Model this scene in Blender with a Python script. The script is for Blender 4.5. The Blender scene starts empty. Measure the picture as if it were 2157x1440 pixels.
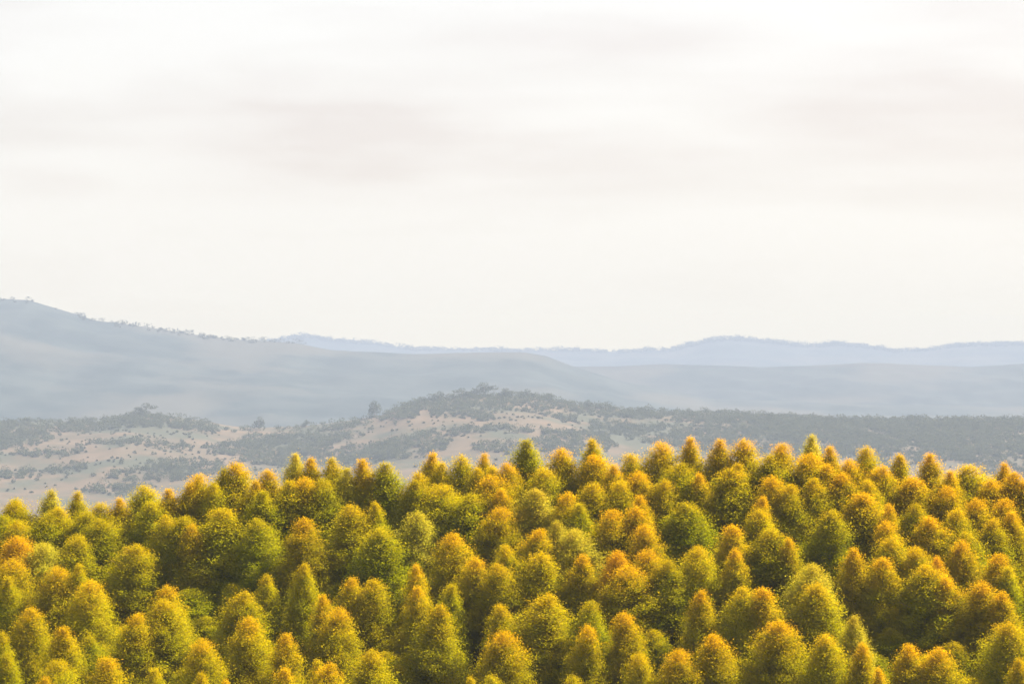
import bpy, math, random
import numpy as np

scene = bpy.context.scene
R = math.radians

# ---------------------------------------------------------------- camera, sky, sun, exposure
PW, PH = 2157.0, 1440.0          # the photograph's frame
F = 4863.0                       # focal length in photo pixels
CAMZ = 80.0
cam_d = bpy.data.cameras.new('camera')
cam_d.sensor_width = 36.0
cam_d.lens = F / PW * 36.0
cam_d.clip_start = 1.0
cam_d.clip_end = 30000.0
cam = bpy.data.objects.new('camera', cam_d)
scene.collection.objects.link(cam)
cam.location = (0, 0, CAMZ)
cam.rotation_euler = (R(90), 0, 0)
scene.camera = cam

HAZE_DENS, HAZE_TOP, HAZE_END = 0.00011, 190.0, 16600.0
SUN_EL, SUN_AZ = R(43), R(53)    # azimuth measured to the right of the view direction (+Y)
sun_d = bpy.data.lights.new('sun', 'SUN')
sun_d.energy = 5.0
sun_d.angle = R(0.5)
sun_d.color = (1.0, 0.86, 0.66)
sun = bpy.data.objects.new('sun', sun_d)
scene.collection.objects.link(sun)
sun.location = (200, 200, 300)
sun.rotation_euler = (R(90) - SUN_EL, 0, R(180) - SUN_AZ)

world = bpy.data.worlds.new('World')
scene.world = world
world.use_nodes = True
nt = world.node_tree
nt.nodes.clear()
def N(t, kind, **kw):
    n = t.nodes.new(kind)
    for k, v in kw.items():
        setattr(n, k, v)
    return n
w_out = N(nt, 'ShaderNodeOutputWorld')
sky = N(nt, 'ShaderNodeTexSky', sky_type='NISHITA', sun_disc=False)
sky.sun_elevation = SUN_EL
sky.sun_rotation = SUN_AZ
sky.air_density = 1.0
sky.dust_density = 4.0
bg_sky = N(nt, 'ShaderNodeBackground'); bg_sky.inputs['Strength'].default_value = 0.05
nt.links.new(sky.outputs[0], bg_sky.inputs['Color'])
# thin bright veil of cloud over the whole sky, faintly streaked
tc = N(nt, 'ShaderNodeTexCoord')
mp = N(nt, 'ShaderNodeMapping')
mp.inputs['Scale'].default_value = (4.5, 4.5, 30.0)
mp.inputs['Location'].default_value = (0.3, 0.1, 2.2)
nt.links.new(tc.outputs['Generated'], mp.inputs['Vector'])
nz = N(nt, 'ShaderNodeTexNoise'); nz.inputs['Scale'].default_value = 1.0
nz.inputs['Detail'].default_value = 5.0; nz.inputs['Roughness'].default_value = 0.5
nz.inputs['Distortion'].default_value = 0.3
nt.links.new(mp.outputs[0], nz.inputs['Vector'])
cr = N(nt, 'ShaderNodeValToRGB')
cr.color_ramp.elements[0].position = 0.36; cr.color_ramp.elements[0].color = (0.885, 0.855, 0.835, 1)
cr.color_ramp.elements[1].position = 0.56; cr.color_ramp.elements[1].color = (0.985, 0.975, 0.955, 1)
nt.links.new(nz.outputs['Fac'], cr.inputs['Fac'])
# broad pinkish-grey cloud banks, each at its own bearing and height in the sky
def M2(op, a, b=None):
    n = N(nt, 'ShaderNodeMath', operation=op)
    for i_, v_ in enumerate((a, b)):
        if v_ is None: continue
        if isinstance(v_, (int, float)): n.inputs[i_].default_value = v_
        else: nt.links.new(v_, n.inputs[i_])
    return n.outputs[0]
sep = N(nt, 'ShaderNodeSeparateXYZ'); nt.links.new(tc.outputs['Generated'], sep.inputs[0])
az = M2('ARCTAN2', sep.outputs[0], sep.outputs[1])
el = M2('ARCSINE', sep.outputs[2])
nz2 = N(nt, 'ShaderNodeTexNoise'); nz2.inputs['Scale'].default_value = 3.4; nz2.inputs['Detail'].default_value = 6.0
nt.links.new(mp.outputs[0], nz2.inputs['Vector'])
wob = M2('MULTIPLY', M2('SUBTRACT', nz2.outputs['Fac'], 0.5), 2.6)
bank = None
for (a0, e0, wa, we, am) in ((-4.2, 5.0, 4.4, 1.25, 1.0), (1.2, 4.6, 5.5, 0.8, 0.7), (11.0, 5.6, 5.5, 1.3, 1.0),
                             (2.6, 7.4, 3.6, 0.6, 0.8), (-11.5, 3.9, 1.6, 0.4, 0.6), (12.0, 8.0, 3.0, 1.2, 0.6),
                             (24.0, 9.0, 7.0, 2.0, 1.0), (-28.0, 8.0, 8.0, 2.0, 1.0), (-60.0, 14.0, 14.0, 3.0, 1.0),
                             (60.0, 16.0, 16.0, 4.0, 1.0), (120.0, 12.0, 20.0, 3.0, 1.0), (-130.0, 15.0, 20.0, 4.0, 1.0)):
    da = M2('DIVIDE', M2('SUBTRACT', az, math.radians(a0)), math.radians(wa))
    de = M2('DIVIDE', M2('SUBTRACT', el, math.radians(e0)), math.radians(we))
    q = M2('ADD', M2('ADD', M2('MULTIPLY', da, da), M2('MULTIPLY', de, de)), wob)
    g = M2('MULTIPLY', M2('EXPONENT', M2('MULTIPLY', M2('MAXIMUM', q, 0.0), -0.9)), am)
    bank = g if bank is None else M2('MAXIMUM', bank, g)
mxc = N(nt, 'ShaderNodeMix', data_type='RGBA')
mxc.inputs['B'].default_value = (0.835, 0.78, 0.762, 1)
nt.links.new(bank, mxc.inputs['Factor']); nt.links.new(cr.outputs[0], mxc.inputs['A'])
# the veil thickens, warmer and brighter, towards the horizon (as air thickness grows with 1 / elevation)
air = M2('MINIMUM', M2('DIVIDE', HAZE_TOP, M2('MAXIMUM', el, 0.0005)), HAZE_END)
thick = M2('SUBTRACT', M2('EXPONENT', M2('MULTIPLY', air, HAZE_DENS)), 1.0)
vscale = N(nt, 'ShaderNodeVectorMath', operation='SCALE')
vscale.inputs[0].default_value = (0.235, 0.137, -0.042)
nt.links.new(thick, vscale.inputs['Scale'])
mxh = N(nt, 'ShaderNodeVectorMath', operation='ADD')
nt.links.new(vscale.outputs[0], mxh.inputs[0]); nt.links.new(mxc.outputs['Result'], mxh.inputs[1])
bg_cl = N(nt, 'ShaderNodeBackground'); bg_cl.inputs['Strength'].default_value = 0.166
nt.links.new(mxh.outputs[0], bg_cl.inputs['Color'])
mixw = N(nt, 'ShaderNodeMixShader'); mixw.inputs[0].default_value = 0.9
nt.links.new(bg_sky.outputs[0], mixw.inputs[1])
nt.links.new(bg_cl.outputs[0], mixw.inputs[2])
nt.links.new(mixw.outputs[0], w_out.inputs['Surface'])

vs = scene.view_settings
vs.view_transform = 'Standard'
vs.look = 'None'
vs.gamma = 1.0
vs.exposure = 2.6
vs.use_curve_mapping = False
scene.cycles.use_denoising = True
scene.cycles.max_bounces = 6
scene.cycles.diffuse_bounces = 3
scene.cycles.transmission_bounces = 4
scene.cycles.transparent_max_bounces = 8

rng = np.random.default_rng(7)
random.seed(7)

def link(o, parent=None):
    scene.collection.objects.link(o)
    if parent is not None:
        o.parent = parent
    return o

def tag(o, label=None, cat=None, group=None, kind=None):
    if label: o['label'] = label
    if cat: o['category'] = cat
    if group: o['group'] = group
    if kind: o['kind'] = kind
    return o

def np_mesh(name, verts, faces_n, attrs=None, smooth=False):
    """verts (n,3); faces_n (m,k) index array; attrs: dict name -> per-vertex float"""
    me = bpy.data.meshes.new(name)
    verts = np.asarray(verts, dtype=np.float32)
    faces_n = np.asarray(faces_n, dtype=np.int32)
    m, k = faces_n.shape
    me.vertices.add(len(verts)); me.vertices.foreach_set('co', verts.ravel())
    me.loops.add(m * k); me.loops.foreach_set('vertex_index', faces_n.ravel())
    me.polygons.add(m)
    me.polygons.foreach_set('loop_start', np.arange(0, m * k, k, dtype=np.int32))
    me.polygons.foreach_set('loop_total', np.full(m, k, dtype=np.int32))
    if smooth:
        me.polygons.foreach_set('use_smooth', np.ones(m, dtype=bool))
    for an, av in (attrs or {}).items():
        a = me.attributes.new(an, 'FLOAT', 'POINT')
        a.data.foreach_set('value', np.asarray(av, dtype=np.float32))
    me.update(calc_edges=True)
    return me

# ---------------------------------------------------------------- materials
def mat(name):
    m = bpy.data.materials.new(name); m.use_nodes = True
    m.node_tree.nodes.clear()
    return m, m.node_tree

def leaf_material(name, tip_col, fixed=None, transl=0.5):
    """leaves: the tree's own green (object colour), each leaf a little different,
    new shoots and painted golden rim light turning to tip_col"""
    m, t = mat(name)
    out = N(t, 'ShaderNodeOutputMaterial')
    oi = N(t, 'ShaderNodeObjectInfo')
    tone = N(t, 'ShaderNodeAttribute', attribute_name='tone')
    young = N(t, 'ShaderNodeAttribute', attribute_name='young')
    # tone -> hue/value variation
    hsv = N(t, 'ShaderNodeHueSaturation')
    if fixed is None:
        t.links.new(oi.outputs['Color'], hsv.inputs['Color'])
    else:
        hsv.inputs['Color'].default_value = fixed
    mh = N(t, 'ShaderNodeMapRange'); mh.inputs['To Min'].default_value = 0.525; mh.inputs['To Max'].default_value = 0.482
    mv = N(t, 'ShaderNodeMapRange'); mv.inputs['To Min'].default_value = 0.74; mv.inputs['To Max'].default_value = 1.2
    t.links.new(tone.outputs['Fac'], mh.inputs['Value']); t.links.new(tone.outputs['Fac'], mv.inputs['Value'])
    t.links.new(mh.outputs[0], hsv.inputs['Hue']); t.links.new(mv.outputs[0], hsv.inputs['Value'])
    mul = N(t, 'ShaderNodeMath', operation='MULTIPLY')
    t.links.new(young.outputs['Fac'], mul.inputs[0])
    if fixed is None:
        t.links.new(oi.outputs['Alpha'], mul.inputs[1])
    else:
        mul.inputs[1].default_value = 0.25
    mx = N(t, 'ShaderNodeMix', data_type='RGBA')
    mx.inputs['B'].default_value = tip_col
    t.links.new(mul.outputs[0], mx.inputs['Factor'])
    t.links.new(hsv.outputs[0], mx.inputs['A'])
    df = N(t, 'ShaderNodeBsdfDiffuse'); tr = N(t, 'ShaderNodeBsdfTranslucent')
    t.links.new(mx.outputs['Result'], df.inputs['Color']); t.links.new(mx.outputs['Result'], tr.inputs['Color'])
    ms = N(t, 'ShaderNodeMixShader'); ms.inputs[0].default_value = transl
    t.links.new(df.outputs[0], ms.inputs[1]); t.links.new(tr.outputs[0], ms.inputs[2])
    t.links.new(ms.outputs[0], out.inputs['Surface'])
    return m

M_LEAF = leaf_material('plantation_leaves', (0.66, 0.335, 0.001, 1))  # tip colour joins orange new growth and the gold of backlit rims
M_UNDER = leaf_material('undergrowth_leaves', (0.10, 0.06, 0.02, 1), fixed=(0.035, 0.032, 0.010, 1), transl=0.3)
M_FAR = leaf_material('woodland_leaves', (0.12, 0.09, 0.03, 1), fixed=(0.056, 0.070, 0.040, 1), transl=0.3)

def rough_material(name, c1, c2, scale, rough=0.95, c3=None, scale2=None, bump=0.0):
    m, t = mat(name)
    out = N(t, 'ShaderNodeOutputMaterial'); bs = N(t, 'ShaderNodeBsdfPrincipled')
    bs.inputs['Roughness'].default_value = rough
    bs.inputs['Specular IOR Level'].default_value = 0.05
    g = N(t, 'ShaderNodeTexCoord'); n = N(t, 'ShaderNodeTexNoise')
    n.inputs['Scale'].default_value = scale; n.inputs['Detail'].default_value = 8.0
    n.inputs['Roughness'].default_value = 0.6
    t.links.new(g.outputs['Object'], n.inputs['Vector'])
    r = N(t, 'ShaderNodeValToRGB')
    r.color_ramp.elements[0].position = 0.38; r.color_ramp.elements[0].color = c1
    r.color_ramp.elements[1].position = 0.62; r.color_ramp.elements[1].color = c2
    t.links.new(n.outputs['Fac'], r.inputs['Fac'])
    col = r.outputs[0]
    if c3 is not None:
        n2 = N(t, 'ShaderNodeTexNoise'); n2.inputs['Scale'].default_value = scale2
        n2.inputs['Detail'].default_value = 6.0
        t.links.new(g.outputs['Object'], n2.inputs['Vector'])
        r2 = N(t, 'ShaderNodeMapRange'); r2.inputs['From Min'].default_value = 0.48; r2.inputs['From Max'].default_value = 0.6
        t.links.new(n2.outputs['Fac'], r2.inputs['Value'])
        mx = N(t, 'ShaderNodeMix', data_type='RGBA'); mx.inputs['B'].default_value = c3
        t.links.new(r2.outputs[0], mx.inputs['Factor']); t.links.new(col, mx.inputs['A'])
        col = mx.outputs['Result']
    t.links.new(col, bs.inputs['Base Color'])
    if bump:
        b = N(t, 'ShaderNodeBump'); b.inputs['Strength'].default_value = bump
        t.links.new(n.outputs['Fac'], b.inputs['Height']); t.links.new(b.outputs[0], bs.inputs['Normal'])
    t.links.new(bs.outputs[0], out.inputs['Surface'])
    return m

M_SOIL = rough_material('forest_floor', (0.03, 0.018, 0.01, 1), (0.055, 0.034, 0.015, 1), 0.8, bump=0.3)
M_BARK = rough_material('bark', (0.10, 0.065, 0.04, 1), (0.22, 0.16, 0.10, 1), 6.0, bump=0.3)
M_FIELD = rough_material('dry_grass', (0.050, 0.043, 0.030, 1), (0.082, 0.062, 0.044, 1), 0.010, c3=(0.038, 0.042, 0.030, 1), scale2=0.0065)
M_FARHILL = rough_material('far_hillside', (0.012, 0.020, 0.020, 1), (0.028, 0.037, 0.036, 1), 0.006, c3=(0.040, 0.042, 0.036, 1), scale2=0.0015)

# ---------------------------------------------------------------- lie of the land
def prof(pts):
    xs = np.array([p[0] for p in pts], float); ys = np.array([p[1] for p in pts], float)
    return lambda x: np.interp(x, xs, ys)

D_CREST, D_NEAR = 234.0, 190.0
crest = prof([(-900, 1085), (-300, 1075), (0, 1060), (100, 1052), (250, 1042), (420, 1010), (510, 992), (640, 978), (800, 980),
              (900, 972), (1000, 972), (1110, 955), (1250, 940), (1400, 935), (1500, 930), (1640, 937),
              (1770, 950), (1890, 962), (1960, 972), (2050, 986), (2157, 996), (2500, 1030), (3100, 1070)])
TREE_H = 12.0
def canopy_dist(xp, yp):
    v = (yp - crest(xp)) / (PH - crest(xp))
    return D_CREST - (D_CREST - D_NEAR) * np.maximum(v, -0.05)
def canopy_z(xp, D):
    """height of the tree tops at bearing xp (photo x) and distance D along the view axis"""
    v = (D_CREST - D) / (D_CREST - D_NEAR)
    yc = crest(xp)
    vv = np.clip(v, 0, None)
    yp = yc + vv * (PH - yc)
    Dv = np.where(v > 0, D, D_CREST)
    z = CAMZ - Dv * (yp - 720.0) / F
    # beyond the brow the ground rolls over and drops
    over = np.clip(D - D_CREST, 0, None)
    z = z - 0.012 * over ** 2 / (1 + 0.02 * over)
    return z
def ground_z(x, y):
    x = np.asarray(x, float); y = np.asarray(y, float)
    D = np.clip(y, 60, None)
    xp = 1078.5 + F * x / np.clip(D, 150, None)
    z = canopy_z(xp, np.clip(D, 130, None)) - TREE_H
    near_floor = -2.0
    t = np.clip((D - 130.0) / 30.0, 0, 1); t = t * t * (3 - 2 * t)
    z = np.where(D < 160, near_floor + (np.maximum(z, near_floor) - near_floor) * t, z)
    far = np.clip((D - 300.0) / 1200.0, 0, 1)
    far_floor = -2.0 - 205.0 * far * far * (3 - 2 * far)
    return np.maximum(z, far_floor)

def grid_mesh(name, X, Y, Z, smooth=True):
    r, c = X.shape
    v = np.stack([X.ravel(), Y.ravel(), Z.ravel()], 1)
    i = np.arange(r * c).reshape(r, c)
    f = np.stack([i[:-1, :-1].ravel(), i[:-1, 1:].ravel(), i[1:, 1:].ravel(), i[1:, :-1].ravel()], 1)
    return np_mesh(name, v, f, smooth=smooth)

def vnoise(x, y, seed=0, oct=4):
    """cheap smooth noise from a few summed waves"""
    r = np.random.default_rng(seed)
    s = 0; a = 1.0; tot = 0
    for o in range(oct):
        for _ in range(3):
            ang = r.uniform(0, math.pi * 2); ph = r.uniform(0, 6.28)
            s = s + a * np.sin((x * math.cos(ang) + y * math.sin(ang)) * (2 ** o) + ph)
            tot += a
        a *= 0.55
    return s / tot * 2

ys = np.concatenate([np.linspace(-300, 100, 9), np.linspace(105, 300, 80), np.geomspace(310, 16500, 50)])
us = np.concatenate([np.linspace(-1.0, -0.3, 12)[:-1], np.linspace(-0.3, 0.3, 90), np.linspace(0.3, 1.0, 12)[1:]])
YY, UU = np.meshgrid(ys, us, indexing='ij')
XX = UU * (np.abs(YY) + 350)
ZZ = ground_z(XX, YY) + 0.15 * vnoise(XX * 0.3, YY * 0.3, 3)
ground = link(bpy.data.objects.new('ground', grid_mesh('ground', XX, YY, ZZ)))
ground.data.materials.append(M_SOIL)
ground.data.materials.append(M_FIELD)          # open dry grass beyond the plantation
cy_ = (YY[:-1, :-1] * 0.5 + YY[1:, 1:] * 0.5).ravel()
ground.data.polygons.foreach_set('material_index', (cy_ > 300).astype(np.int32))
tag(ground, kind='structure')

# hills: each a real ridge at its own distance, its crest running through the bearings below
def hill(name, pts, D, front, back, foot_y, material, rough_h, seed, base=-208.0):
    p = prof(pts)
    u = np.linspace(-900, 3100, 500)                     # bearing in photo px
    ks = np.linspace(-1, 1, 61)
    U, K = np.meshgrid(u, ks)
    dist = np.where(K < 0, D + K * front, D + K * back)
    X = (U - 1078.5) / F * D * (0.5 + 0.5 * dist / D)    # flanks nearly parallel, gently splayed
    top = CAMZ - D * (p(U) - 720.0) / F
    if foot_y is not None:
        foot = CAMZ - (D - front) * (foot_y(U) - 720.0) / (F)
    else:
        foot = np.full_like(top, base)
    s = np.clip(1 - np.abs(K), 0, 1)
    sh = np.where(K < 0, s ** 0.9, s * s * (3 - 2 * s))
    lo = np.where(K < 0, foot, base)
    Z = lo + (top - lo) * sh
    Z += rough_h * vnoise(X * 0.012, dist * 0.012, seed, 5) * np.clip(np.abs(K) * 6, 0.12, 1) * np.clip(s * 8, 0, 1)
    o = link(bpy.data.objects.new(name, grid_mesh(name, X, dist, Z)))
    o.data.materials.append(material)
    tag(o, kind='structure')
    def height(x, y):                                    # surface height at a world point
        x = np.asarray(x, float); y = np.asarray(y, float)
        K = np.where(y < D, (y - D) / front, (y - D) / back)
        Ux = 1078.5 + x * F / D / (0.5 + 0.5 * y / D)
        top = CAMZ - D * (p(Ux) - 720.0) / F
        fo = CAMZ - (D - front) * (foot_y(Ux) - 720.0) / F if foot_y is not None else base
        s = np.clip(1 - np.abs(K), 0, 1)
        sh = np.where(K < 0, s ** 0.9, s * s * (3 - 2 * s))
        lo = np.where(K < 0, fo, base)
        z = lo + (top - lo) * sh
        return z + rough_h * vnoise(x * 0.012, y * 0.012, seed, 5) * np.clip(np.abs(K) * 6, 0.12, 1) * np.clip(s * 8, 0, 1)
    return height

MID_D, MID_FRONT = 4600.0, 1250.0
MS = MID_D / 1400.0
mid_pts = [(-900, 900), (-300, 885), (0, 893), (60, 890), (200, 888), (300, 874), (350, 880), (420, 888), (470, 898), (520, 904), (600, 903),
           (650, 898), (720, 889), (800, 876), (860, 852), (920, 842), (1000, 834), (1080, 834), (1150, 840),
           (1200, 852), (1280, 862), (1400, 868), (1550, 872), (1650, 878), (1750, 884), (2157, 886), (3100, 880)]
mid_h = hill('hill', mid_pts, MID_D, MID_FRONT, 1500, prof([(-900, 1110), (0, 1110), (3100, 1110)]), M_FIELD, 3.5, 11)
left_h = hill('hill', [(-900, 600), (-300, 605), (0, 629), (60, 632), (130, 652), (200, 674), (300, 687), (400, 703), (480, 714), (560, 718), (620, 722),
               (700, 737), (870, 745), (1000, 742), (1100, 741), (1150, 749), (1210, 772), (1300, 800), (1500, 840), (2157, 860), (3100, 880)],
              8300.0, 2200, 800, None, M_FARHILL, 9.0, 12)
right_h = hill('hill', [(-900, 800), (900, 800), (1050, 790), (1210, 772), (1300, 771), (1400, 766), (1500, 769), (1600, 773), (1700, 770), (1820, 764), (1950, 769), (2050, 772), (2157, 765), (3100, 760)],
               9600.0, 1200, 600, None, M_FARHILL, 9.0, 13)
far_pts = [(-900, 720), (0, 720), (560, 722), (600, 713), (640, 709), (700, 716), (800, 724), (870, 736), (950, 736), (1080, 738),
           (1200, 738), (1300, 741), (1420, 736), (1450, 728), (1500, 716), (1540, 713), (1600, 718), (1650, 723),
           (1700, 730), (1760, 725), (1830, 730), (1880, 740), (1950, 738), (2000, 730), (2080, 725), (2157, 725), (2500, 700), (3100, 730)]
far_h = hill('hill', far_pts, 15500.0, 1800, 800, None, M_FARHILL, 10.0, 14)

# ---------------------------------------------------------------- plantation trees
def tube(verts, faces, p0, p1, r0, r1, n=5):
    p0 = np.array(p0, float); p1 = np.array(p1, float)
    d = p1 - p0; d /= np.linalg.norm(d) + 1e-9
    a = np.cross(d, (0, 0, 1) if abs(d[2]) < 0.9 else (1, 0, 0)); a /= np.linalg.norm(a)
    b = np.cross(d, a)
    base = len(verts)
    for P, rr in ((p0, r0), (p1, r1)):
        for k in range(n):
            an = 2 * math.pi * k / n
            verts.append(P + rr * (math.cos(an) * a + math.sin(an) * b))
    for k in range(n):
        faces.append((base + k, base + (k + 1) % n, base + n + (k + 1) % n, base + n + k))

CR_R, CR_H = 2.3, 8.6            # crown radius and depth of the prototypes, in metres
def leaf_quads(P, size, r, up=0.35, out=None):
    """a kite-shaped leaf spray at each point P"""
    n = len(P)
    nrm = r.normal(size=(n, 3)); nrm /= np.linalg.norm(nrm, axis=1)[:, None]
    if out is not None:
        nrm = nrm + out * 0.7
    nrm[:, 2] += up
    nrm /= np.linalg.norm(nrm, axis=1)[:, None]
    t = np.cross(nrm, r.normal(size=(n, 3))); t /= np.linalg.norm(t, axis=1)[:, None] + 1e-9
    b = np.cross(nrm, t)
    s = size[:, None]
    v = np.stack([P - t * s, P + b * s * 0.42, P + t * s * 1.0, P - b * s * 0.42], 1).reshape(-1, 3)
    f = np.arange(n * 4).reshape(n, 4)
    return v, f

def crown_profile(t, kind):
    if kind == 0:      # rounded cone
        r = np.minimum(1, t / 0.78) ** 0.60
    elif kind == 1:    # pointed cone
        r = np.minimum(1, t / 0.85) ** 0.72
    else:              # domed
        r = np.minimum(1, t / 0.65) ** 0.50
    return r * (1 - np.clip(t - 0.88, 0, 1) * 2.4)

def make_proto(seed, kind, dens=1.0):
    r = np.random.default_rng(seed)
    lop = r.uniform(0, 6.28); lop_a = r.uniform(0.05, 0.22)
    nb = 230
    tv, tf = [], []
    # stem, slightly crooked
    H = 12.0
    pts = [np.array([0, 0, -0.6])]
    for k in range(1, 9):
        z = -0.6 + (H + 0.1) * k / 8
        pts.append(np.array([r.normal() * 0.06 * (k < 8), r.normal() * 0.06 * (k < 8), z]))
    for k in range(8):
        tube(tv, tf, pts[k], pts[k + 1], 0.17 * (1 - k / 8.3), 0.17 * (1 - (k + 1) / 8.3), 7)
    P, Y, O, S, T = [], [], [], [], []
    for i in range(nb):
        t = ((i + r.uniform(0, 1)) / nb) ** 0.85
        z = H - t * CR_H
        az = i * 2.39996 + r.normal() * 0.35
        rad = CR_R * crown_profile(np.array(t), kind) * r.uniform(0.62, 1.13) * (1 + 0.09 * math.sin(3 * az + 9 * t + lop)) * (1 + lop_a * math.cos(az - lop))
        rad = max(float(rad), 0.1)
        tip = np.array([rad * math.cos(az), rad * math.sin(az), z])
        root = np.array([0.0, 0.0, z - 0.55 * rad - 0.25])
        if rad > 0.5 and i % 2 == 0:
            mid = root * 0.45 + tip * 0.55 + np.array([0, 0, -0.05 * rad])
            tube(tv, tf, root, mid, 0.045, 0.028, 3); tube(tv, tf, mid, tip, 0.028, 0.01, 3)
        n = int(dens * (85 + 165 * rad))
        s = r.uniform(0, 1, n) ** 0.55
        c = root[None] + (tip - root)[None] * s[:, None]
        spread = 0.14 + 0.16 * s * min(1, rad)
        p = c + r.normal(size=(n, 3)) * spread[:, None] * np.array([1, 1, 0.85])
        stray = r.uniform(size=n) < 0.05
        p[stray] += r.normal(size=(int(stray.sum()), 3)) * 0.16 + (tip - root)[None] / (np.linalg.norm(tip - root) + 1e-6) * 0.14
        P.append(p)
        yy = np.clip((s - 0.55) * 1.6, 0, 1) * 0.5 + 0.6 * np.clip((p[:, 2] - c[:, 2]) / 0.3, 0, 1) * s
        yy = yy * (0.16 + 1.25 * np.clip(1 - t * 2.6, 0, 1))  # orange grows towards the top: new shoots plus sunlit gold painted into the leaves
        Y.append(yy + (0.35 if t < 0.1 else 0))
        o = p - np.array([0, 0, 0]); o = np.stack([p[:, 0], p[:, 1], np.full(n, 0.5)], 1)
        o /= np.linalg.norm(o, axis=1)[:, None] + 1e-6
        O.append(o)
        S.append(r.uniform(0.042, 0.085, n) * (0.8 if t < 0.12 else 1)); T.append(np.full(n, r.normal() * 0.17))
    P = np.concatenate(P); Y = np.clip(np.concatenate(Y), 0, 1); O = np.concatenate(O); S = np.concatenate(S)
    P[:, 2] -= (np.sort(P[:, 2])[-45] - H)
    v, f = leaf_quads(P, S, r, 0.3, O)
    bt = 0.5 + 0.5 * vnoise(P[:, 0] * 2.6, P[:, 1] * 2.6 + P[:, 2] * 2.1, seed, 3)
    tone = np.clip(r.normal(0.5, 0.16, len(P)) + np.concatenate(T) + (bt - 0.5) * 0.3, 0, 1)
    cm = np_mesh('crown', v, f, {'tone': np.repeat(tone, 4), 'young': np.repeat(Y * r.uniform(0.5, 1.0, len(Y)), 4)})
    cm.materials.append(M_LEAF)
    tm = np_mesh('trunk', np.array(tv), np.array(tf), smooth=True)
    tm.materials.append(M_BARK)
    return cm, tm

protos = {k: [make_proto(100 * k + j, k) for j in range(5)] for k in (0, 1, 2)}

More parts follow.
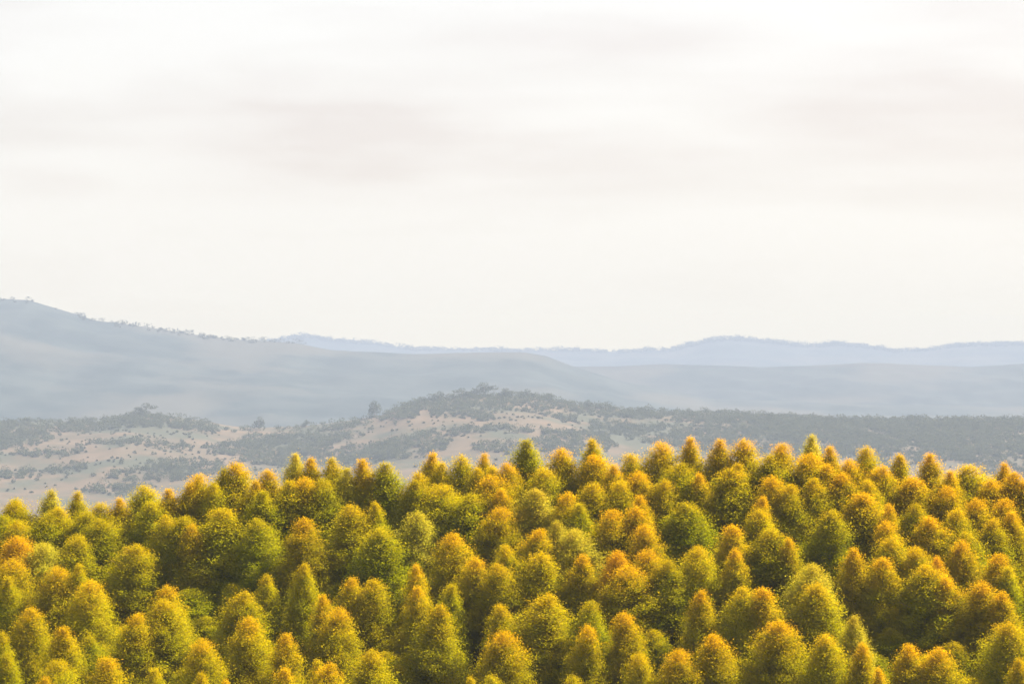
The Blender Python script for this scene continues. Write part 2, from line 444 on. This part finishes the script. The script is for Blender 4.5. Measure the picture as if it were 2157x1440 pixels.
# leaf colours of the kinds of tree one can tell apart: (r, g, b, share of orange new shoots with rim gold painted in)
KIND = {
    'o': ((0.295, 0.262, 0.001), 0.95, 'orange-tipped'),
    'y': ((0.300, 0.283, 0.001), 0.58, 'golden yellow'),
    'g': ((0.248, 0.256, 0.001), 0.42, 'olive green'),
    'd': ((0.228, 0.238, 0.001), 0.25, 'darker green'),
    'p': ((0.350, 0.320, 0.020), 0.30, 'pale yellowish'),
    'r': ((0.345, 0.215, 0.002), 1.00, 'rusty orange'),
}
TREES = """
30,1050,95,g 48,1054,60,y 97,1030,42,p 155,1035,48,y 42,1096,70,y 37,1128,78,r 93,1082,75,g 139,1068,70,y
180,1078,60,g 215,1058,62,y 255,1048,50,o 297,1022,88,y 325,1056,85,g 368,1029,55,o 392,1016,42,o 422,998,70,o
212,1092,95,g 276,1147,92,y 100,1142,80,p 158,1126,72,y 385,1088,95,g 345,1085,70,y 409,1105,52,o 511,973,84,o 478,984,48,g
476,1070,125,y 560,1033,92,g 585,988,62,o 625,955,44,p 641,1005,82,o 664,964,50,o 713,964,58,y 728,985,46,p
775,966,55,o 812,974,88,g 801,1057,50,y 743,1063,98,y 639,1091,76,o 690,1008,62,g 882,1077,80,p 803,1112,105,g
540,1092,80,g 900,953,54,o 923,974,46,y 972,958,60,y 1030,955,36,o 1064,974,60,o 1039,983,60,y 1111,926,86,d
1192,944,70,o 1250,923,48,y 1254,958,82,o 876,995,62,y 930,1020,92,y 976,1039,110,g 1050,1000,80,o 1062,1030,60,o
1124,1029,100,p 1194,1037,70,o 1050,1067,70,o 1168,1097,52,p 962,1122,80,o 1134,1113,92,o 1217,1113,95,p 1240,1016,80,y
1331,955,60,y 1396,930,70,o 1459,921,46,o 1507,925,56,o 1574,925,66,o 1640,932,60,o 1702,916,42,p 1621,958,82,g
1702,955,70,o 1357,993,76,o 1308,1013,70,y 1435,974,86,g 1477,997,52,o 1528,986,100,y 1628,1002,72,o 1667,1020,60,y
1718,1008,82,y 1593,1044,48,o 1350,1044,56,o 1352,1067,80,o 1287,1072,76,o 1445,1058,112,g 1548,1104,70,o 1598,1072,82,y
1370,1104,62,o 1625,1113,122,g 1672,1132,50,o 1768,939,46,o 1824,940,62,y 1789,967,62,o 1893,957,60,y 1859,981,76,o
1958,955,60,o 1924,1004,86,o 2044,978,90,y 2097,974,42,o 2123,992,90,o 1773,997,70,o 2002,1023,62,o 2067,1050,82,o
1801,1037,108,o 1866,1062,52,o 1963,1086,86,o 2012,1071,62,y 1882,1097,62,o 2121,1050,70,o 2146,1078,52,o 2107,1092,72,y
2014,1137,62,o 1880,1131,82,y 21,1177,80,o 107,1193,82,o 148,1186,42,y 192,1221,72,o 355,1233,70,o 348,1263,100,y
69,1279,78,o 278,1291,78,o 144,1321,88,o 4,1330,44,y 215,1381,82,o 429,1344,62,o 127,1388,72,y 325,1409,56,y
413,1416,52,y 100,1423,58,o 15,1375,62,g 485,1432,36,o 6,1213,56,y 560,1212,56,y 636,1186,56,y 518,1247,100,y
516,1300,80,o 604,1335,66,o 711,1280,80,o 734,1217,62,o 792,1219,76,y 880,1187,42,o 877,1235,56,o 794,1368,92,y
581,1407,72,o 683,1394,82,o 655,1392,52,y 690,1254,52,o 909,1273,95,y 1055,1331,80,o 1152,1252,112,y 1069,1273,62,y
1236,1317,62,o 1223,1169,72,o 1240,1266,62,g 1053,1183,72,y 1072,1146,62,y 994,1171,64,o 1143,1163,100,y 930,1230,52,g
1045,1421,72,g 1001,1423,34,y 1217,1423,72,g 1306,1158,60,r 1317,1190,90,o 1372,1155,72,o 1403,1178,92,g 1473,1149,72,y
1540,1156,58,o 1477,1243,58,o 1574,1236,66,y 1609,1238,82,o 1333,1289,66,o 1350,1377,62,y 1424,1366,66,o 1498,1333,86,o
1632,1305,86,o 1714,1187,80,p 1714,1228,104,y 1744,1336,88,y 1805,1154,62,o 1855,1175,84,o 1942,1150,62,y 1975,1172,42,r
2104,1165,72,o 1949,1189,110,y 2007,1214,62,o 2070,1223,82,o 2127,1247,72,o 1798,1295,56,p 1817,1353,62,o 1900,1356,76,o
1988,1365,86,o 2121,1307,112,y 1852,1407,42,o 2150,1385,56,y 2130,1195,60,g 1930,1060,60,g 2155,1010,60,o 8,1085,60,g
462,1015,50,y 540,1012,50,o 612,1012,56,y 860,1010,50,g 1005,985,46,y 1150,985,60,y 1290,978,50,o 1220,1060,70,g
1390,1010,60,y 1560,975,50,y 1740,978,50,o 1830,1010,60,y 1990,990,55,o 2075,1008,60,o 1745,1075,80,g 2050,1120,70,g
"""
def world_from(xp, yp):
    D = float(canopy_dist(xp, yp))
    return ((xp - 1078.5) / F * D, D, CAMZ - D * (yp - 720.0) / F)

placed = []      # x, y, ztop, width_px, kind, xp, yp, filler
for tok in TREES.split():
    a = tok.split(',')
    xp, yp, w, k = float(a[0]), float(a[1]), float(a[2]), a[3]
    x, y, z = world_from(xp, yp)
    placed.append([x, y, z, w, k, xp, yp, False])

# the rows go on between and behind the ones whose tips stand out, and a little past the frame
frng = np.random.default_rng(21)
cands = []
for gy in np.arange(186.0, 243.0, 3.4):
    off = frng.uniform(0, 3.6)
    for gx in np.arange(-62.0, 62.0, 3.6):
        cands.append((gx + off + frng.normal() * 0.35, gy + frng.normal() * 0.35))
for (x, y) in cands:
    xp = 1078.5 + F * x / y
    if xp < -110 or xp > 2270: continue
    zc = float(canopy_z(np.array(xp), np.array(y)))
    drop = frng.uniform(3.2, 5.6)
    inside = -20 < xp < 2180
    if not inside: drop = frng.uniform(-0.3, 1.0)
    z = zc - drop
    yp = 720 + F * (CAMZ - z) / y
    if yp > 1500 or (inside and yp > 1432): continue
    if min((x - p[0]) ** 2 + (y - p[1]) ** 2 for p in placed) < (3.45 if inside else 3.9) ** 2: continue
    placed.append([x, y, z, frng.uniform(60, 92), frng.choice(['g', 'g', 'd']) if inside else frng.choice(['o', 'y', 'g']), xp, yp, True])  # darker greens inside put the shade of the gaps into the leaf colour
print('TREES', len(placed), 'fillers', sum(p[7] for p in placed))

SPECIAL = {
    (1111, 926): 'green pointed tree rising above the skyline near the middle',
    (1306, 1158): 'rust-orange tree tip glowing between olive crowns right of the middle',
    (625, 955): 'slim pale tree whose faint tip stands highest on the left half of the skyline',
    (1702, 916): 'slim pale faded tree tip, highest of the skyline on the right',
    (97, 1030): 'slim pale tree tip, leftmost one poking clear above the skyline',
    (476, 1070): 'very broad golden tree with dark green lower crown in the left part of the plantation',
    (909, 1273): 'tall golden tree with bright right flank, left of the darkest gap',
    (37, 1128): 'rusty orange round tree at the left edge',
}
SHAPE_WORD = {0: 'rounded', 1: 'pointed', 2: 'domed'}
ONES = ['', 'one', 'two', 'three', 'four', 'five', 'six', 'seven', 'eight', 'nine', 'ten', 'eleven', 'twelve', 'thirteen',
        'fourteen', 'fifteen', 'sixteen', 'seventeen', 'eighteen', 'nineteen']
TENS = ['', '', 'twenty', 'thirty', 'forty', 'fifty', 'sixty', 'seventy', 'eighty', 'ninety']
def word(n):
    n = min(max(int(n), 1), 99)
    if n < 20: return ONES[n]
    return TENS[n // 10] + ('-' + ONES[n % 10] if n % 10 else '')
used_lab = set()
def tree_label(w, k, shp, xp, yp):
    """how the tree looks, then where its tip is, in percent of the photo's width and height"""
    key = (int(xp), int(yp))
    if key in SPECIAL: return SPECIAL[key]
    size = 'broad ' if w >= 90 else ('slim ' if w <= 52 else '')
    look = '%s%s %s tree' % (size, SHAPE_WORD[shp], KIND[k][2])
    px, py = 100 * xp / PW, 100 * yp / PH
    if px < 0.5: loc = 'at the left edge, %s percent down the photo' % word(round(py))
    elif px > 99.5: loc = 'at the right edge, %s percent down the photo' % word(round(py))
    elif py > 98.5: loc = 'at the bottom edge, %s percent across' % word(round(px))
    else: loc = 'tip %s percent across, %s percent down' % (word(round(px)), word(round(py)))
    lab = look + ', ' + loc
    if lab in used_lab:
        lab = look + ', ' + loc.replace(' percent', ' and a half percent', 1)
    used_lab.add(lab)
    return lab

prng = np.random.default_rng(5)
for idx, (x, y, ztop, w, k, xp, yp, filler) in enumerate(placed):
    if k == 'd' and not filler: shp = 1
    elif w >= 96: shp = 0
    elif w <= 58: shp = 1
    else: shp = int(prng.choice([0, 0, 0, 1, 2]))
    cm, tm = protos[shp][idx % 5]
    zg = float(ground_z(x, y))
    rad = ((0.62 * w + 0.38 * 84) * (0.88 + 0.04 * min(1.0, (yp - crest(xp)) / 400.0)) + (6 if yp < crest(xp) + 45 else 0)) / F * y
    sx = rad / CR_R
    H = ztop - zg
    sz = H / 12.0
    sz = min(max(sz, 0.5), 1.6)
    root = link(bpy.data.objects.new('plantation_tree', None))
    root.empty_display_size = 0.5
    root.location = (x, y, ztop - 12.0 * sz)
    root.scale = (sx, sx * prng.uniform(0.9, 1.1), sz)
    root.rotation_euler = (prng.normal() * 0.035, prng.normal() * 0.035, prng.uniform(0, 6.28))
    cr_o = link(bpy.data.objects.new('crown', cm), root)
    (cr, cg, cb), orange, _ = KIND[k]
    j = prng.uniform(0.9, 1.1); g_ = prng.uniform(0.96, 1.04)
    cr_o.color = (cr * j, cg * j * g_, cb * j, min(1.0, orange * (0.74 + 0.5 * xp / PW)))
    tk = link(bpy.data.objects.new('trunk', tm), root)
    tag(root, tree_label(w, k, shp, xp, yp), 'tree', 'trees of the golden plantation on the near slope')

# the rest of the plantation, running on beyond the frame on either side and below
cw = np.random.default_rng(91)
VV, TT, YV, off = [], [], [], 0
srcs = []
for shp in (0, 1):
    me = protos[shp][0][0]
    co = np.empty(len(me.vertices) * 3, np.float32); me.vertices.foreach_get('co', co); co = co.reshape(-1, 4, 3)
    tn = np.empty(len(me.vertices), np.float32); me.attributes['tone'].data.foreach_get('value', tn)
    yn = np.empty(len(me.vertices), np.float32); me.attributes['young'].data.foreach_get('value', yn)
    srcs.append((co, tn.reshape(-1, 4), yn.reshape(-1, 4)))
for gy in np.arange(166.0, 245.0, 4.6):
    for gx in np.arange(-112.0, 112.0, 4.4):
        x = gx + cw.normal() * 0.7; y = gy + cw.normal() * 0.7
        xp = 1078.5 + F * x / y
        z = float(canopy_z(np.array(xp), np.array(y))) + cw.uniform(-1.2, 0.6)
        yp = 720 + F * (CAMZ - z) / y
        if -118 < xp < 2278 and yp < 1520: continue
        co, tn, yn = srcs[int(cw.integers(2))]
        sel = cw.choice(len(co), 2200, replace=False)
        q = co[sel]; c = q.mean(1, keepdims=True); q = c + (q - c) * 2.1
        a = cw.uniform(0, 6.28); ca, sa = math.cos(a), math.sin(a); k = cw.uniform(0.8, 1.1)
        VV.append(np.stack([(q[..., 0] * ca - q[..., 1] * sa) * k + x, (q[..., 0] * sa + q[..., 1] * ca) * k + y, q[..., 2] + z - 12.0], -1).reshape(-1, 3))
        TT.append(tn[sel].ravel()); YV.append(yn[sel].ravel())
VV = np.concatenate(VV)
rest = link(bpy.data.objects.new('plantation', np_mesh('plantation', VV, np.arange(len(VV)).reshape(-1, 4), {'tone': np.concatenate(TT), 'young': np.concatenate(YV)})))
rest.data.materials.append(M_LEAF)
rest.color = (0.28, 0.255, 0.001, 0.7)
tag(rest, 'golden plantation trees continuing beyond both sides of the photograph', 'plantation', kind='stuff')

# ---------------------------------------------------------------- woods and single trees on the hills
def bushy(P, rad, hgt, r, nleaf, size):
    """leaf clumps of many small crowns as one mesh"""
    n = len(P)
    tot = n * nleaf
    d = r.normal(size=(tot, 3)); d /= np.linalg.norm(d, axis=1)[:, None]
    d *= (r.uniform(0.15, 1, tot) ** 0.4)[:, None]
    c = np.repeat(P, nleaf, axis=0); rr = np.repeat(rad, nleaf); hh = np.repeat(hgt, nleaf)
    Q = c + np.stack([d[:, 0] * rr, d[:, 1] * rr, (d[:, 2] * 0.55 + 0.45) * hh], 1)
    v, f = leaf_quads(Q, r.uniform(0.7, 1.2, tot) * size, r, 0.3)
    tone = np.clip(np.repeat(r.uniform(0.1, 0.9, n), nleaf) * 0.6 + r.uniform(0, 0.4, tot), 0, 1)
    return v, f, np.repeat(tone, 4), np.repeat(r.uniform(0, 1, tot), 4)

wr = np.random.default_rng(31)
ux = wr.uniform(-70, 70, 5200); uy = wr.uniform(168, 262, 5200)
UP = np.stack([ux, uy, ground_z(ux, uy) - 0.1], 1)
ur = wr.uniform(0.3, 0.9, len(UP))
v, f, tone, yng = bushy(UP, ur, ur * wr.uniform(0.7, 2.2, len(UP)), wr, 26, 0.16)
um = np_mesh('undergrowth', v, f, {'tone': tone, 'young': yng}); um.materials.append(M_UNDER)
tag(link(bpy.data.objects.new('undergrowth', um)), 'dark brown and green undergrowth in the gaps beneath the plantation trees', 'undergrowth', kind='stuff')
# (photo x, photo y, half-width, half-height) of the wooded patches of the middle hill
WOODS = [(40, 925, 60, 22), (210, 900, 120, 9), (310, 888, 70, 10), (400, 900, 60, 8), (130, 990, 60, 8), (330, 1000, 90, 16), (420, 985, 90, 16), (500, 950, 70, 14), (560, 930, 60, 14),
         (620, 960, 90, 26), (700, 925, 60, 10), (860, 940, 110, 22), (780, 960, 90, 25), (1130, 945, 120, 20), (950, 865, 50, 12), (860, 870, 40, 10), (1080, 855, 90, 9),
         (1010, 875, 40, 12), (1180, 880, 40, 7), (1290, 905, 60, 14), (1230, 925, 80, 16), (1330, 875, 70, 7), (1450, 930, 120, 18), (1600, 940, 140, 30), (1480, 885, 60, 7),
         (1580, 885, 90, 9), (1750, 920, 110, 40), (1900, 930, 160, 50), (2080, 940, 160, 60), (2250, 940, 180, 60), (250, 1030, 80, 12), (-60, 930, 80, 40), (1400, 905, 110, 9), (1560, 905, 90, 9), (1680, 905, 120, 20), (1700, 890, 120, 9), (1980, 900, 200, 20),
         (100, 955, 90, 6), (10, 1000, 70, 8), (300, 935, 120, 5), (720, 900, 50, 6), (1050, 905, 110, 8), (620, 925, 60, 8)]
def mid_point(xp, yp):
    """where the line of sight (xp, yp) meets the front of the middle hill"""
    Ds = np.linspace(MID_D - MID_FRONT, MID_D, 160)
    x = (xp - 1078.5) / F * Ds
    zs = mid_h(x, Ds)
    ypz = 720 + F * (CAMZ - zs) / Ds
    k = int(np.argmin(np.abs(ypz - yp)))
    return x[k], Ds[k], zs[k]
pts = []
for (cx, cy, hw, hh) in WOODS:
    # a stand of trees round a point of the hill
    x0, y0, z0 = mid_point(cx, cy)
    rx = hw / F * y0
    x1, ya, _ = mid_point(cx, cy + hh); x2, yb, _ = mid_point(cx, cy - hh)
    ry = max(abs(yb - ya) / 2, 12 * MS)
    n = int(min(900, math.pi * rx * ry / (13 * MS * MS))) + 4
    for _ in range(n):
        a = wr.uniform(0, 6.28); q = math.sqrt(wr.uniform(0, 1)) * (1 + 0.22 * math.sin(3 * a + cx))
        pts.append((x0 + rx * q * math.cos(a), min(y0 + ry * q * math.sin(a), MID_D + 6 * MS)))
# hedge of trees along the brow
brow = prof([(0, 0.5), (450, 0.5), (480, 0.15), (760, 0.12), (830, 0.7), (1200, 0.9), (1300, 0.6), (1600, 0.9), (3000, 1.0)])
NB0 = len(pts)
for xp in np.repeat(np.arange(-500, 2700, 4.0), 4):
    if wr.uniform() < brow(xp):
        D = MID_D + wr.uniform(-34, 8) * MS
        pts.append(((xp - 1078.5) / F * D, D))
NB1 = len(pts)
# scrub gathered in drifts over the open ground
while len(pts) < NB1 + 1500:
    D = MID_D - wr.uniform(0, MID_FRONT); X_ = wr.uniform(-330, 330) * MS
    if vnoise(X_ * 0.013, D * 0.006, 77, 4) + 0.12 > wr.uniform(-0.25, 0.55): pts.append((X_, D))
pts = np.array(pts)
P = np.stack([pts[:, 0], pts[:, 1], mid_h(pts[:, 0], pts[:, 1])], 1)
rad = MS * (0.7 + 2.4 * wr.uniform(0, 1, len(P)) ** 1.6); rad[NB0:NB1] = MS * wr.uniform(1.0, 3.1, NB1 - NB0)
rad[NB1:] = MS * (0.35 + 1.25 * wr.uniform(0, 1, len(P) - NB1) ** 3)
hgt = rad * wr.uniform(0.9, 1.5, len(P))
v, f, tone, yng = bushy(P, rad, hgt, wr, 40, 0.6 * MS)
print('WOOD TREES', len(P))
wm = np_mesh('woodland', v, f, {'tone': tone, 'young': yng}); wm.materials.append(M_FAR)
tag(link(bpy.data.objects.new('woodland', wm)), 'hazy grey-green woods and scrub spread over the middle hill', 'woodland', kind='stuff')

def ridge_wood(hf, D, depth, n, s, lab, dens, u0=-500, u1=2700):
    pp = []
    while len(pp) < n:
        xp = wr.uniform(u0, u1)
        if wr.uniform() > dens(xp): continue
        d = D - wr.uniform(-0.05, 1) ** 2 * depth
        pp.append(((xp - 1078.5) / F * d, d))
    pp = np.array(pp)
    P = np.stack([pp[:, 0], pp[:, 1], hf(pp[:, 0], pp[:, 1])], 1)
    rad = wr.uniform(0.35, 1.0, n) ** 1.5 * s; hgt = rad * wr.uniform(0.7, 1.25, n)
    v, f, tone, yng = bushy(P, rad, hgt, wr, 22, s * 0.22)
    m = np_mesh('woodland', v, f, {'tone': tone, 'young': yng}); m.materials.append(M_FAR)
    tag(link(bpy.data.objects.new('woodland', m)), lab, 'woodland', kind='stuff')
ridge_wood(left_h, 8300.0, 90, 150, 17.0, 'blue-grey hazy wood along the brow of the high left hill',
           prof([(-500, .3), (150, .2), (180, 1), (500, 1), (640, .5)]), -500, 640)
ridge_wood(far_h, 15500.0, 90, 2400, 32.0, 'palest wood on the farthest ridge along the horizon',
           prof([(500, .8), (900, .4), (1400, .4), (1500, 1), (1800, 1), (2700, .8)]))

# single trees one can make out on the brow and slope of the middle hill
FAR_TREES = [(305, 850, 40, 'round grey-green tree standing tallest on the brow of the left rise', 2),
             (335, 868, 30, 'low hazy tree just right of the tall round one on the left brow', 0),
             (265, 872, 26, 'small hazy tree just left of the tall round one on the left brow', 0),
             (60, 878, 34, 'hazy tree at the far left of the middle hill brow', 2),
             (190, 878, 24, 'small hazy bush on the brow between the far left and the tall round tree', 0),
             (545, 878, 26, 'thin hazy tree alone in the dip of the middle hill brow', 1),
             (645, 884, 22, 'small thin tree right of the dip on the middle hill brow', 1),
             (790, 844, 28, 'narrow dark tree alone on the slope left of the hilltop', 1),
             (857, 846, 40, 'bushy grey-green tree at the left shoulder of the hilltop', 2),
             (888, 836, 36, 'hazy tree on the hilltop right of the bushy shoulder tree', 2),
             (925, 824, 34, 'rounded hazy tree on the left part of the hilltop', 0),
             (1020, 806, 40, 'tallest tree of the hilltop, a loose hazy crown near the middle', 0),
             (975, 818, 34, 'hazy tree left of the tallest one on the hilltop', 2),
             (1065, 818, 36, 'hazy tree right of the tallest one on the hilltop', 2),
             (1110, 820, 34, 'second hazy tree right of the tallest one on the hilltop', 0),
             (1155, 828, 34, 'hazy tree at the right shoulder of the hilltop', 2),
             (1282, 846, 40, 'round dark tree standing apart right of the hilltop', 2),
             (1240, 842, 22, 'thin pale tree between the hilltop and the round dark tree', 1)]
hill_protos = []
for k in range(4):
    hr = np.random.default_rng(400 + k)
    nb_ = 9
    cp = np.stack([hr.normal(0, 0.42, nb_), hr.normal(0, 0.42, nb_), hr.uniform(0.05, 0.62, nb_)], 1)
    cp[0] = (0.1, 0, 0.72)
    v, f, tone, yng = bushy(cp, hr.uniform(0.3, 0.5, nb_), hr.uniform(0.28, 0.42, nb_), hr, 75, 0.085)
    hm_ = np_mesh('crown', v, f, {'tone': tone, 'young': yng}); hm_.materials.append(M_FAR)
    tv, tf = [], []
    tube(tv, tf, (0, 0, -0.1), (0.02, 0, 0.35), 0.05, 0.035, 6); tube(tv, tf, (0.02, 0, 0.35), (0.1, 0, 0.8), 0.035, 0.01, 6)
    ht_ = np_mesh('trunk', np.array(tv), np.array(tf)); ht_.materials.append(M_BARK)
    hill_protos.append((hm_, ht_))
for i, (xp, yp, w, lab, shp) in enumerate(FAR_TREES):
    D = MID_D - 4.0 + (i % 3) * 2
    x = (xp - 1078.5) / F * D
    zt = CAMZ - D * (yp - 720.0) / F
    zg = float(mid_h(x, D)) - 0.3
    sc_z = max((zt - zg), 3.0) / 1.02
    root = link(bpy.data.objects.new('hill_tree', None))
    root.location = (x, D, zg)
    sxy = (w / F * D * 0.5) / 0.85
    root.scale = (sxy, sxy, sc_z)
    root.rotation_euler = (0, 0, i * 1.3)
    c0, t0 = hill_protos[i % 4]
    c = link(bpy.data.objects.new('crown', c0), root)
    link(bpy.data.objects.new('trunk', t0), root)
    tag(root, lab, 'tree', 'single trees on the middle hill')

# ---------------------------------------------------------------- morning haze
hm, ht = mat('haze')
ho = N(ht, 'ShaderNodeOutputMaterial')
pv = N(ht, 'ShaderNodeVolumePrincipled')
pv.inputs['Color'].default_value = (0.248, 0.312, 0.447, 1)
pv.inputs['Density'].default_value = HAZE_DENS
pv.inputs['Anisotropy'].default_value = 0.0
ht.links.new(pv.outputs[0], ho.inputs['Volume'])
x0, x1, y0, y1, z0, z1 = -16000.0, 16000.0, -320.0, HAZE_END, -220.0, CAMZ + HAZE_TOP
hv = [(x, y, z) for x in (x0, x1) for y in (y0, y1) for z in (z0, z1)]
hf_ = [(0, 1, 3, 2), (4, 6, 7, 5), (0, 4, 5, 1), (2, 3, 7, 6), (0, 2, 6, 4), (1, 5, 7, 3)]
hz = link(bpy.data.objects.new('haze', np_mesh('haze', np.array(hv), np.array(hf_))))
hz.data.materials.append(hm)
tag(hz, 'pale blue haze lying over the hills', 'haze', kind='stuff')
